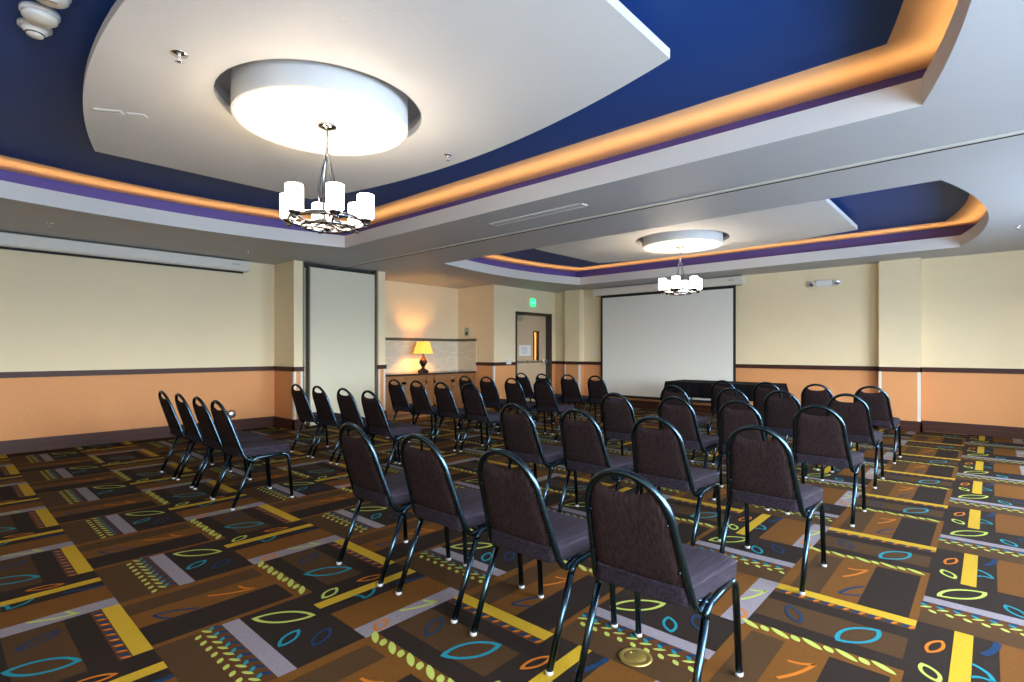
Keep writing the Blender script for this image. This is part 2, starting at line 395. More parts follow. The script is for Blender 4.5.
# cove lamps: warm strip lamps lying in the trough
def cove_lamp(a,b,P):
    d=(Vector(b)-Vector(a)); L=d.length
    li=bpy.data.lights.new('cove_strip_lamp','AREA'); li.shape='RECTANGLE'; li.size=L; li.size_y=.02
    li.energy=P*L; li.color=lin((255,214,152)); li.spread=math.radians(100)
    o=bpy.data.objects.new('cove_strip_lamp',li); C.objects.link(o); o.parent=ceil
    c=(Vector(a)+Vector(b))/2; o.location=(c.x,c.y,2.87)
    o.rotation_euler=(PI,0,math.atan2(d.y,d.x))
COVE_P=.42
for t in TR:
    l=loop(t,.07); n=len(l)
    for k in range(0,NA,4): cove_lamp(l[k],l[k+4],COVE_P)
    cove_lamp(l[NA],l[NA+1],COVE_P)
    for k in range(NA+1,2*NA+1,4): cove_lamp(l[k],l[k+4],COVE_P)
    cove_lamp(l[-1],l[0],COVE_P)

# suspended panels with the round recess
PC=[(1.895,3.455),(7.66,3.455)]; PZ=2.95
def make_panel(c,label):
    root=thing('ceiling_panel',label,'ceiling panel',(c[0],c[1],PZ),0,'white panels hung below the blue ceilings')
    HV=2.1; e=.95; pk=1.275; n=24; R_=.672
    out=[]; hc=(1.86-1.895,-.005)
    for i in range(n): v=-HV+2*HV*i/n; out.append((e+(pk-e)*(1-(v/HV)**2),v))
    for i in range(16): out.append((e-2*e*i/16,HV))
    for i in range(n): v=HV-2*HV*i/n; out.append((-e-(pk-e)*(1-(v/HV)**2),v))
    for i in range(16): out.append((-e+2*e*i/16,-HV))
    # resample outline against the hole by angle
    angs=[math.atan2(y-hc[1],x-hc[0]) for x,y in out]
    m=MB(); N=len(out)
    for z,fl_ in ((0,True),(.055,False)):
        i=len(m.v); m.v+=[(x,y,z) for x,y in out]+[(hc[0]+R_*math.cos(a),hc[1]+R_*math.sin(a),z) for a in angs]
        for k in range(N):
            q=(i+k,i+(k+1)%N,i+N+(k+1)%N,i+N+k); m.face(q[::-1] if fl_ else q)
    ringmesh(m,out,out,0,.055); ho=[(hc[0]+R_*math.cos(a),hc[1]+R_*math.sin(a)) for a in angs]; ringmesh(m,ho,ho,0,.055,flip=True)
    m.build('panel_board',M['white'],root)
    m=MB(); m.lathe([(R_+.012,.14),(R_+.012,.05)],c=hc,n=64,cap0=False,cap1=False); m.lathe([(.3,.138),(R_+.02,.138)],c=hc,n=64,cap0=False,cap1=False); m.build('recess_lining',M['soffit'],root)
    m=MB(); ins=[(x*.8,y*.9) for x,y in out]; ringmesh(m,ins,ins,.05,.15); m.build('hanger_curb',M['blue'],root)
    return root
make_panel(PC[0],'large white curved panel hung below the nearer blue ceiling, over the first chairs')
make_panel(PC[1],'smaller-looking white curved panel hung below the far blue ceiling, before the lowered screen')

# drums
def make_drum(c,label):
    root=thing('ceiling_drum',label,'ceiling drum',(c[0],c[1],2.85),0,'round white drums above the chandeliers')
    m=MB(); m.lathe([(.575,.0),(.575,.245)],n=96,cap0=False,cap1=False); m.lathe([(.56,.0),(.575,.0)],n=96,cap0=False,cap1=False); m.build('drum_side',M['white'],root)
    m=MB(); m.lathe([(.001,.0),(.3,.0),(.565,.0)],n=96,cap0=False,cap1=False); m.build('drum_face',M['face'],root)
make_drum((1.86,3.45),'round white drum in the nearer panel, right above the nearest chandelier')
make_drum((7.65,3.45),'round white drum in the far panel, above the chandelier before the screen')

# ------------------------------------------------------------------ chandeliers
def make_chandelier(c,label):
    root=thing('chandelier',label,'chandelier',(c[0],c[1],2.85),0,'six-shade chrome chandeliers')
    z=lambda a:a-2.87
    m=MB(); m.lathe([(.01,0),(.065,-.001),(.062,-.014),(.03,-.022),(.012,-.03)],n=28); m.build('canopy',M['nickel'],root)
    m=MB(); m.tube([(0,0,-.02),(0,0,z(2.665))],.006); m.lathe([(.006,z(2.68)),(.016,z(2.675)),(.018,z(2.66)),(.008,z(2.65))],n=16); m.build('stem',M['nickel'],root)
    a0=math.radians(222.1)
    for k in range(4):
        a=a0+PI/4+k*PI/2; ca,sa=math.cos(a),math.sin(a); pts=[]
        for i in range(17):
            t=i/16; r=.006+.05*math.sin(PI*min(1,t*.92))**1.0*(1-.12*t)+.01*t; pts.append((r*ca,r*sa,z(2.665-.475*t)))
        m=MB(); m.tube(pts,.0075,n=8,flat=(.5,1.3)); m.build('strap',M['nickel'],root)
    for R_,zz,w in ((.25,2.205,.011),(.165,2.168,.010)):
        m=MB(); m.tube([(R_*math.cos(2*PI*i/48),R_*math.sin(2*PI*i/48),z(zz)) for i in range(48)],w,n=8,closed=True,flat=(1.5,.7)); m.build('ring',M['nickel'],root)
    m=MB(); m.lathe([(.004,z(2.132)),(.02,z(2.142)),(.026,z(2.16)),(.012,z(2.176)),(.036,z(2.186)),(.04,z(2.196)),(.01,z(2.21))],n=20); m.build('finial',M['nickel'],root)
    for k in range(6):
        a=a0+math.radians(30+60*k); ca,sa=math.cos(a),math.sin(a)
        m=MB(); m.tube([(.03*ca,.03*sa,z(2.19)),(.1*ca,.1*sa,z(2.165)),(.165*ca,.165*sa,z(2.168)),(.23*ca,.23*sa,z(2.19)),(.268*ca,.268*sa,z(2.20))],.0075,n=8); arm=m.build('arm',M['nickel'],root)
        m=MB(); m.lathe([(.012,z(2.168)),(.02,z(2.178)),(.018,z(2.19)),(.034,z(2.203)),(.04,z(2.214)),(.036,z(2.224)),(.012,z(2.226))],c=(.268*ca,.268*sa),n=18); m.build('cup',M['nickel'],arm)
        m=MB(); cc=(.268*ca,.268*sa); r=.057
        m.lathe([(.012,z(2.222)),(r-.012,z(2.222)),(r,z(2.232)),(r,z(2.385)),(r-.004,z(2.388)),(r-.006,z(2.384)),(r-.006,z(2.24))],c=cc,n=28,cap1=False); m.build('shade',M['shade'],root)
    return root
make_chandelier((1.872,3.428),'nearest chandelier, chrome with six glowing white glass shades, below the large drum')
make_chandelier((7.65,3.48),'far chandelier, chrome with glowing white shades, hanging in front of the lowered screen')

# ------------------------------------------------------------------ banquet chairs
def hx(z): return .11-(z-.38)*.335
def make_chair(label):
    root=thing('banquet_chair',label,'chair',(0,0,FZ),0,'banquet chairs set out in rows')
    # back frame: one bent tube
    side=[(.235,.403),(.175,.383),(.14,.378),(.118,.39),(hx(.42),.42)]
    P=[]
    HW=lambda z:.190-.026*max(0,min(1,(z-.44)/.24))
    for x,z in side: P.append((x,.197 if z<.41 else .194,z))
    for z in (.5,.58,.66): P.append((hx(z),HW(z)+.002,z))
    for k in range(1,16):
        th=PI*k/16; z=.685+.178*math.sin(th)**.95; P.append((hx(z),.166*math.cos(th),z))
    for z in (.66,.58,.5): P.append((hx(z),-HW(z)-.002,z))
    for x,z in side[::-1]: P.append((x,-.197 if z<.41 else -.194,z))
    m=MB(); m.tube(P,.0135,n=12); m.build('back_frame',M['frame'],root)
    # backrest pad
    m=MB(); nu,nv=18,16
    def pt(u,v,s):
        zt=.789+.038*abs(u)**3; zb=.458; z=zb+v*(zt-zb)
        hw=HW(z)-.006
        if z>.685: hw=.158*math.sqrt(max(0,1-((z-.685)/.175)**2))
        e=max(0,.045-(z-zb))/.045; hw-=.03*e*e
        y=u*hw; ed=(1-abs(u)**5)*(1-abs(2*v-1)**7)
        off=(.030 if s>0 else -.020)*max(ed,0)**.45
        return (hx(z)-.001+off, y, z)
    for s in (1,-1):
        i=len(m.v)
        for a in range(nv+1):
            for b in range(nu+1): m.v.append(pt(-1+2*b/nu,a/nv,s))
        for a in range(nv):
            for b in range(nu):
                k=i+a*(nu+1)+b; q=(k,k+1,k+nu+2,k+nu+1); m.face(q if s>0 else q[::-1],0,True)
    m.build('backrest',M['fabric'],root)
    # seat cushion
    m=MB()
    def outline(ins):
        pts=[]; x0,x1=.068+ins,.488-ins; r=max(.008,.055-ins*.6)
        for cx_,cy_,a0 in ((x1-r,1,0),(x0+r*.6,1,90),(x0+r*.6,-1,180),(x1-r,-1,270)):
            rr=r if a0 in (0,270) else r*.6
            for k in range(7):
                a=math.radians(a0+15*k); x=cx_+rr*math.cos(a); hw=(.180+.044*min(1,max(0,(cx_-.07)/.22)))-ins-rr
                pts.append((x,cy_*hw+rr*math.sin(a)))
        return pts
    rs=[]
    for ins,z in ((.03,.402),(.004,.405),(.0,.412),(.0,.462),(-.003,.466),(.0,.471),(.010,.477),(.035,.484),(.08,.489),(.13,.491),(.17,.492)):
        rs.append([(x,y,z-.012*max(0,(x-.40)/.09)**2*(1 if z>.44 else 0)) for x,y in outline(ins)])
    m.rings(rs); m.build('seat',M['seatfab_skylit'],root)
    # seat rails and cross bars
    for s in (1,-1):
        m=MB(); m.tube([(.150,s*.2155,.352),(.168,s*.215,.376),(.195,s*.214,.389),(.3,s*.213,.394),(.40,s*.213,.396)],.0138,n=12); m.build('seat_rail',M['frame'],root)
        m=MB(); m.tube([(0.004,s*.216,.012),(.150,s*.2155,.352)],.0138,n=12); lg=m.build('leg',M['frame'],root)
        m=MB(); m.lathe([(.012,0),(.0155,.003),(.0155,.014),(.0135,.016)],c=(.003,s*.216),n=12); m.build('foot_glide',M['glide'],lg)
        m=MB(); m.tube([(.40,s*.213,.396),(.43,s*.213,.393),(.452,s*.213,.378),(.463,s*.214,.352),(.49,s*.218,.012)],.0138,n=12); lg=m.build('leg',M['frame'],root)
        m=MB(); m.lathe([(.012,0),(.0155,.003),(.0155,.014),(.0135,.016)],c=(.49,s*.218),n=12); m.build('foot_glide',M['glide'],lg)
    for x in (.19,.41):
        m=MB(); m.tube([(x,-.212,.392),(x,.212,.392)],.009,n=8); m.build('cross_bar',M['frame'],root)
    for y,z in ((.150,.70),(-.150,.70),(.168,.53),(-.168,.53)):
        m=MB(); m.rings([[(hx(z)-.004-dx,y+r*math.cos(2*PI*k/10),z+r*math.sin(2*PI*k/10)) for k in range(10)] for r,dx in ((.0055,0),(.0055,.010),(.003,.012))]); m.build('screw',M['frame'],root)
    return root
rowU=[1.655,3.09,4.51,5.91,7.35]
LV=[[6.25,5.74,5.22,4.73],[6.31,5.78,5.23,4.73],[6.31,5.80,5.29,4.75],[6.33,5.84,5.30,4.74],[6.38,5.88,5.33,4.77]]
RV=[[2.68,2.09,1.51,.945],[2.74,2.15,1.56,.95],[2.69,2.09,1.54,.96],[2.76,2.09,1.59,1.01],[2.72,2.16,1.58,1.02]]
rown=['nearest row','second row from camera','middle row','fourth row from camera','farthest row']
pos=['leftmost','second from left','second from right','rightmost']
special={('R',0,3):'nearest dark brown chair of all, its legs beside the brass floor plate',
 ('L',0,3):'dark brown chair, rightmost of the four seen side-on by the left terracotta wall',
 ('L',0,0):'dark brown chair, leftmost of the four seen side-on by the left terracotta wall',
 ('R',4,3):'dark brown chair, rightmost of the farthest row, nearest the wide wall pillar'}
proto=make_chair('x'); first=True
for bl,VS in (('L',LV),('R',RV)):
    for r in range(5):
        for k in range(4):
            far=r>=2 or (bl=='L' and r>=1)
            if first: o=proto; first=False
            else: o=copy_tree(proto,None,('screw',) if far else ())
            j=random.uniform
            o.location=(rowU[r]+j(-.012,.012),VS[r][k],FZ); o.rotation_euler.z=j(-.02,.02)
            o['label']=special.get((bl,r,k),'dark brown banquet chair, %s in %s, %s'%(pos[k],'left seating block' if bl=='L' else 'right seating block',rown[r]))

# ------------------------------------------------------------------ projection screens
def housing(root,L,depth=.15):
    # local: x along the case, y = out of the wall, z up; 0,0 = right end at wall
    m=MB(); z0,z1=2.555,2.722
    prof=[(.0,z0),(depth-.03,z0),(depth-.008,z0+.02),(depth,z0+.05),(depth,z1-.012),(depth-.012,z1),(.0,z1)]
    m.rings([[(x,y,z) for y,z in prof] for x in (0.012,L-.012)],smooth=False); m.build('case',M['housing'],root)
    for x0,x1 in ((0,.02),(L-.02,L)):
        m=MB(); pr=[(-.0,z0-.004),(depth-.026,z0-.004),(depth-.003,z0+.018),(depth+.004,z0+.05),(depth+.004,z1-.01),(depth-.01,z1+.004),(0,z1+.004)]
        m.rings([[(x,y,z) for y,z in pr] for x in (x0,x1)],smooth=False); m.build('end_cap',M['housing'],root)
    m=MB(); 
    for x in (.3,L-.3): m.box(x-.03,x+.03,-.002,.02,z0+.03,z1+.012)
    m.build('wall_mount',M['alu'],root)
    m=MB(); m.box(.05,L-.05,.03,.075,z0-.006,z0+.001); m.build('slot',M['slot'],root)
def text_mesh(txt,size,name,mat_,parent,loc,rot,depth=.001):
    cu=bpy.data.curves.new(name,'FONT'); cu.body=txt; cu.size=size; cu.align_x='CENTER'; cu.align_y='CENTER'; cu.extrude=depth
    tmp=bpy.data.objects.new(name+'_tmp',cu); C.objects.link(tmp)
    dg=bpy.context.evaluated_depsgraph_get(); me=bpy.data.meshes.new_from_object(tmp.evaluated_get(dg)); bpy.data.objects.remove(tmp)
    me.materials.clear(); me.materials.append(mat_)
    o=bpy.data.objects.new(name,me); C.objects.link(o); o.parent=parent; o.location=loc; o.rotation_euler=rot; return o
# rolled-up screen on the left wall: local x runs -U from its right end
s1=thing('projector_screen','rolled-up projector screen in a long white case on the left wall by the ceiling','projector screen',(3.5,VL,0),PI,'pull-down projector screens')
housing(s1,3.4)
text_mesh('Da-Lite',.036,'lettering',M['blueink'],s1,(.20,.1535,2.655),(PI/2,0,PI))
m=MB(); m.box(.06,3.34,.045,.06,2.528,2.552); m.build('bottom_bar',M['black'],s1)
s2=thing('projector_screen','lowered projector screen, white with black border, on the far wall behind the table','projector screen',(UF,3.53,0),PI/2,'pull-down projector screens')
housing(s2,3.40)
text_mesh('Da-Lite',.036,'lettering',M['blueink'],s2,(.20,.1535,2.655),(PI/2,0,PI))
yS=.11; a0,a1=.135,3.2
m=MB(); m.box(a0,a1,yS-.002,yS+.002,.245,2.555); m.build('masking',M['black'],s2)
m=MB(); m.box(a0+.05,a1-.05,yS-.004,yS+.004,.275,2.495); m.build('screen_surface',M['screen'],s2)
m=MB(); m.tube([(a0-.01,yS,.243),(a1+.01,yS,.243)],.016,n=12); m.build('bottom_bar',M['black'],s2)

# ------------------------------------------------------------------ folded partition and its ceiling track
pt_=thing('folding_partition','folded movable partition of pale panels stacked in the left wall pocket','partition',(4.9,8.40,0))
for k,(x0,x1,y0) in enumerate(((-.62,.63,0),(-.70,.60,.13),(-.75,.56,.26))):
    m=MB(); m.box(x0,x1,y0,y0+.09,.03,2.672); p=m.build('panel',M['panel'],pt_)
    for a,b in ((x0-.022,x0+.004),(x1-.004,x1+.03)):
        m=MB(); m.box(a,b,y0-.006,y0+.096,.02,2.69); m.build('edge_trim',M['panel_edge'],p)
    m=MB(); m.box(x0,x1,y0+.01,y0+.08,2.67,2.70); m.box(-.03,.03,y0+.03,y0+.06,2.69,2.738); m.build('head_seal',M['slot'],p)
jb=MB(); jb.box(5.532,5.565,8.36,8.55,0,CEIL); struct(jb.build('trim_%d'%(ng+1),M['panel_edge']),'dark pocket jamb'); ng+=1
jb=MB(); jb.box(4.115,4.15,8.345,8.55,0,CEIL); struct(jb.build('trim_%d'%(ng+1),M['panel_edge']),'dark pocket jamb'); ng+=1
tr=thing('partition_track','long aluminium partition track crossing the ceiling between the two blue trays','track',(4.9,0,CEIL))
m=MB()
for x0,x1 in ((-.052,-.014),(.026,.036)): m.box(x0,x1,VR+.02,8.98,-.012,.0)
m.build('rail',M['track'],tr)
m=MB(); m.box(-.014,.026,VR+.02,8.98,-.0105,.0); m.build('slot',M['slot'],tr)

# ------------------------------------------------------------------ alcove: tiled splash, cabinets, worktop, lamp
ts=MB(); ts.box(5.71,8.42,9.318,9.33,.81,1.492); ts.box(8.408,8.42,8.70,9.32,.81,1.492)
spl=struct(ts.build('trim_%d'%(ng+1),M['stone']),'pale stone tile splashback'); ng+=1
ts=MB(); ts.box(5.71,8.42,9.314,9.33,1.492,1.552); ts.box(8.404,8.42,8.695,9.32,1.492,1.552); ts.build('mosaic_border',M['mosaic'],spl)
m=MB(); m.box(5.712,8.406,8.69,9.316,.772,.81,bev=.006); tag(m.build('countertop',M['counter']),'dark stone countertop over the wooden cabinets in the alcove','countertop')
def shaker(mb,x0,x1,z0,z1,y,st=.05):
    for a,b,c,d in ((x0,x1,z0,z0+st),(x0,x1,z1-st,z1),(x0,x0+st,z0,z1),(x1-st,x1,z0,z1)): mb.box(a,b,y-.02,y,c,d)
    mb.box(x0+st-.002,x1-st+.002,y-.010,y,z0+st-.002,z1-st+.002)
def cabinet(x0,x1,label):
    root=thing('base_cabinet',label,'cabinet',((x0+x1)/2,9.01,0.003),0,'wooden base cabinets in the alcove'); w=(x1-x0)/2-.002; y=8.735-9.01
    m=MB(); m.box(-w,w,y,.3,.09,.766); m.box(-w,w,y+.05,.3,0,.09); m.build('body',M['cab'],root)
    def pull(p,xa,xb,za,zb):
        q=MB(); v=Vector((xb-xa,0,zb-za)); e=v*.12
        q.tube([(xa,y-.045,za),(xb,y-.045,zb)],.005,n=8)
        for t in (.12,.88): q.tube([(xa+v.x*t,y-.045,za+v.z*t),(xa+v.x*t,y-.015,za+v.z*t)],.004,n=8)
        return q.build('handle',M['alu'],p)
    m=MB(); shaker(m,-w+.085,w-.085,.655,.755,y,.022); d=m.build('drawer',M['cab'],root); pull(d,-.06,.06,.705,.705)
    for s in (-1,1):
        a,b=(-w+.085,-.004) if s<0 else (.004,w-.085)
        m=MB(); shaker(m,a,b,.11,.645,y); d=m.build('door',M['cab'],root); xx=b-.028 if s<0 else a+.028; pull(d,xx,xx,.47,.60)
    return root
cabinet(5.74,7.10,'wooden base cabinet under the table lamp, left of the alcove pair')
cabinet(7.10,8.34,'wooden base cabinet by the alcove side wall, right of the pair')
m=MB(); m.box(8.342,8.404,8.725,9.30,.003,.770); m.box(8.352,8.396,8.715,8.74,.1,.76); tag(m.build('filler_panel',M['cab']),'narrow wooden filler panel closing the cabinet row at the side wall','cabinet panel')
lp=thing('table_lamp','lit table lamp with amber shade and dark turned base on the alcove countertop','lamp',(7.11,8.98,.81))
m=MB(); m.box(-.085,.085,-.085,.085,0,.055,bev=.008); m.box(-.06,.06,-.06,.06,.055,.075,bev=.006); m.build('base',M['bronze'],lp)
m=MB(); m.lathe([(.03,.07),(.045,.09),(.028,.115),(.05,.15),(.082,.20),(.086,.235),(.06,.285),(.03,.315),(.038,.335),(.02,.36),(.03,.385),(.012,.41),(.01,.47)],n=28); m.build('column',M['bronze'],lp)
m=MB()
def sq(r,z): 
    pts=[]
    for sx,sy,a0 in ((1,1,0),(-1,1,90),(-1,-1,180),(1,-1,270)):
        for k in range(5):
            a=math.radians(a0+22.5*k); q=r*.35; pts.append((sx*(r-q)+q*math.cos(a),sy*(r-q)+q*math.sin(a),z))
    return pts
m.rings([sq(.168,.405),sq(.154,.45),sq(.118,.60),sq(.104,.660)],cap0=False,cap1=False); m.build('lamp_shade',M['lampshade'],lp)
m=MB(); m.tube([(0,0,.46),(0,0,.655)],.003,n=6); m.tube([(-.13,0,.655),(.13,0,.655)],.002,n=6); m.lathe([(.002,.655),(.012,.662),(.008,.68),(.002,.69)],n=12); m.build('harp',M['bronze'],lp)
li=bpy.data.lights.new('lamp_bulb','POINT'); li.energy=17; li.color=lin((255,186,92)); li.shadow_soft_size=.035
o=bpy.data.objects.new('lamp_bulb',li); C.objects.link(o); o.parent=lp; o.location=(0,0,.53)
m=MB(); m.box(-.07,.07,0,.012,-.1,.1,bev=.004); rt=tag(m.build('thermostat',M['tan_plate'],None,(8.42,9.02,1.71),PI/2),'small grey-green thermostat on the alcove side wall above the tiles','thermostat')
q=MB(); q.box(-.04,.04,.011,.014,-.06,-.005); q.build('display',M['slot'],rt)

# ------------------------------------------------------------------ door
dr=struct(MB().build('door_1',M['door'])) if False else None
U0,U1=9.138,10.50; VD=8.15
m=MB(); leafV=VD+.15
gx0,gx1,gz0,gz1=9.98,10.15,1.02,1.74
# leaf with a cut-out for the vision glass
for a,b,c,d in ((U0+.05,gx0,.012,2.13),(gx1,U1-.05,.012,2.13),(gx0,gx1,.012,gz0),(gx0,gx1,gz1,2.13)): m.box(a,b,leafV,leafV+.045,c,d)
door=struct(m.build('door_1',M['door']))
m=MB()
for a,b in ((U0,U0+.05),(U1-.05,U1)): m.box(a,b,VD-.012,VD+.21,0,2.19)
m.box(U0,U1,VD-.012,VD+.21,2.135,2.19); m.build('door_frame',M['metal_dark'],door)
m=MB(); 
for a,b,c,d in ((gx0-.02,gx0+.01,gz0-.02,gz1+.02),(gx1-.01,gx1+.02,gz0-.02,gz1+.02),(gx0,gx1,gz0-.02,gz0+.01),(gx0,gx1,gz1-.01,gz1+.02)): m.box(a,b,leafV-.012,leafV+.05,c,d)
m.build('vision_frame',M['bronze'],door)
m=MB(); m.box(gx0,gx1,leafV+.018,leafV+.026,gz0,gz1); m.build('vision_glass',M['glass'],door)
m=MB(); m.box(U0+.06,U1-.08,leafV-.075,leafV-.035,.985,1.04,bev=.008); m.box(U0+.06,U0+.2,leafV-.06,leafV,.97,1.055,bev=.006); m.box(U1-.22,U1-.07,leafV-.08,leafV,.965,1.06,bev=.006); m.build('panic_bar',M['alu'],door)
m=MB(); m.box(9.62,9.66,leafV-.08,leafV-.07,1.0,1.03); m.build('bar_badge',M['slot'],door)
m=MB(); m.box(U0+.07,U0+.37,leafV-.07,leafV,1.99,2.09,bev=.008); m.tube([(U0+.1,leafV-.05,2.11),(U0+.4,leafV-.12,2.12),(U0+.3,leafV-.02,2.135)],.008,n=8); m.build('door_closer',M['alu'],door)
m=MB(); m.box(9.44,9.86,leafV-.004,leafV-.001,1.155,1.41); nt_=tag(m.build('paper_notice',M['paper']),'white paper notice taped to the tan door','notice')
q=MB()
random.seed(3)
for k in range(6): q.box(9.51,9.51+random.uniform(.2,.28),leafV-.005,leafV-.004,1.355-.03*k,1.363-.03*k)
q.build('printed_lines',M['ink'],nt_)
# corridor behind the vision glass
cb=MB(); cb.box(8.6,11.2,9.6,9.65,-.05,2.6); cb.box(8.55,8.6,8.3,9.65,-.05,2.6); cb.box(11.2,11.25,8.3,9.65,-.05,2.6); cb.box(8.55,11.25,8.3,9.65,2.6,2.65); cb.box(8.55,11.25,8.3,9.65,-.1,-.05)
struct(cb.build('wall_corridor',M['gold']))
li=bpy.data.lights.new('corridor_lamp','POINT'); li.energy=6; li.color=lin((255,200,120)); li.shadow_soft_size=.1
o=bpy.data.objects.new('corridor_lamp',li); C.objects.link(o); o.location=(9.9,9.0,2.3)
# exit sign
ex=thing('exit_sign','glowing green exit sign on the wall above the tan door','exit sign',(9.76,VD,2.43),PI)
m=MB(); m.box(-.095,.095,0,.022,-.088,.088,bev=.005); m.build('lit_panel',M['exitgreen'],ex)
text_mesh('EXIT',.078,'lettering',M['exitletter'],ex,(0,.0225,0),(PI/2,0,PI))
# wall plates
def plate(name,label,cat,loc,rz,w,h,toggles=1,m_=None):
    q=MB(); q.box(-w/2,w/2,0,.008,-h/2,h/2,bev=.003); o=tag(q.build(name,m_ or M['wplastic'],None,loc,rz),label,cat)
    q=MB()
    for k in range(toggles):
        x=(k-(toggles-1)/2)*.046; q.box(x-.012,x+.012,.007,.013,-.03,.03)
    q.build('switch',M['guard'],o); return o
plate('light_switch','wide white switch plate on the wall left of the tan door','switch',(8.88,VD-.025,1.03),PI,.165,.125,3)
plate('light_switch','small pale switch plate just left of the lowered screen','switch',(UF,6.95,1.22),PI/2,.08,.125,1)
# round chrome fitting low on the left wall
m=MB(); m.rings([[(r*math.cos(2*PI*k/24),y,r*math.sin(2*PI*k/24)) for k in range(24)] for r,y in ((.07,0),(.074,.006),(.068,.016),(.06,.03),(.04,.042),(.012,.047))])
w_=tag(m.build('wall_outlet',M['alu'],None,(3.28,VL,.262),PI),'small round chrome wall fitting low on the terracotta left wall','outlet')
# emergency light on the front wall
em=thing('emergency_light','white twin-head emergency light high on the far wall right of the screen','emergency light',(UF,2.17,2.47),PI/2)
m=MB(); m.box(-.14,.14,0,.07,-.055,.055,bev=.015); m.build('body',M['wplastic'],em)
m=MB(); m.box(-.10,.10,-.002,.006,-.065,.065); m.build('wall_mount',M['wplastic'],em)
for s in (-1,1):
    m=MB()
    dirv=Vector((s*.35,1,-.35)).normalized(); c0=Vector((s*.195,.045,.0))
    up=Vector((0,0,1)); a=dirv.cross(up).normalized(); b=a.cross(dirv)
    m.rings([[c0+dirv*d+a*(r*math.cos(2*PI*k/20))+b*(r*math.sin(2*PI*k/20)) for k in range(20)] for d,r in ((-.035,.02),(-.03,.035),(0,.052),(.03,.056))]); h_=m.build('lamp_head',M['wplastic'],em)
    m=MB(); m.rings([[c0+dirv*d+a*(r*math.cos(2*PI*k/20))+b*(r*math.sin(2*PI*k/20)) for k in range(20)] for d,r in ((.029,.05),(.036,.042),(.04,.02))]); m.build('lens',M['lens'],h_)
    m=MB(); m.tube([(s*.13,.04,0),(s*.17,.042,0)],.014,n=8); m.build('swivel',M['wplastic'],em)
# brass floor plate
m=MB(); m.lathe([(.068,0),(.07,.002),(.066,.0055),(.05,.006),(.049,.0045),(.047,.0045),(.046,.006),(.02,.0065),(.001,.0065)],n=40); br=tag(m.build('floor_outlet_cover',M['brass'],None,(1.985,1.10,FZ)),'round brass floor outlet cover under the nearest chair','floor outlet')
m=MB(); m.lathe([(.006,.0065),(.006,.0085),(.002,.0088)],c=(.012,.03),n=12); m.build('screw',M['brass'],br)

# ------------------------------------------------------------------ draped table before the screen
tx0,tx1,ty0,ty1=8.63,9.38,2.46,4.20
tb=thing('folding_table','folding table under the black cloth in front of the lowered screen','table',((tx0+tx1)/2,(ty0+ty1)/2,FZ))
hx_,hy_=(tx1-tx0)/2-.006,(ty1-ty0)/2-.006
m=MB(); m.box(-hx_,hx_,-hy_,hy_,.70,.738,bev=.008); m.build('tabletop',M['cab'],tb)
for sy in (-1,1):
    for sx in (-1,1):
        m=MB(); m.tube([(sx*.28,sy*.68,0),(sx*.28,sy*.68,.70)],.013,n=10); m.build('leg',M['frame'],tb)
    m=MB(); m.tube([(-.28,sy*.68,.12),(.28,sy*.68,.12)],.010,n=8); m.build('leg_brace',M['frame'],tb)
m=MB(); N=160; per=[]
hx2,hy2=(tx1-tx0)/2,(ty1-ty0)/2
def perim(k):
    L=2*(2*hx2+2*hy2); s=k/N*L
    for (ax,ay),(bx,by) in (((-hx2,-hy2),(hx2,-hy2)),((hx2,-hy2),(hx2,hy2)),((hx2,hy2),(-hx2,hy2)),((-hx2,hy2),(-hx2,-hy2))):
        l=math.hypot(bx-ax,by-ay)
        if s<=l: 
            d=((bx-ax)/l,(by-ay)/l); return (ax+d[0]*s,ay+d[1]*s),(d[1],-d[0]),min(s,l-s)
        s-=l
    return (-hx2,-hy2),(-1,0),0
rs=[]
for j,z in enumerate((.745,.742,.72,.66,.60,.54,.49)):
    ring=[]
    for k in range(N):
        (x,y),nn,e=perim(k); t=max(0,(.745-z)/.255); out=.004+.012*t+t*(.012*math.sin(k*.55)+.008*math.sin(k*1.3+1))+.05*t*math.exp(-e/.06)
        if j==0: out=-.01
        ring.append((x+nn[0]*out,y+nn[1]*out,z-(.012*math.exp(-e/.08)*t)))
    rs.append(ring)
m.rings(rs[::-1],cap0=False,cap1=True); tc_=tag(m.build('tablecloth',M['cloth'],None,((tx0+tx1)/2,(ty0+ty1)/2,FZ)),'black cloth hanging over the table in front of the lowered screen','tablecloth')

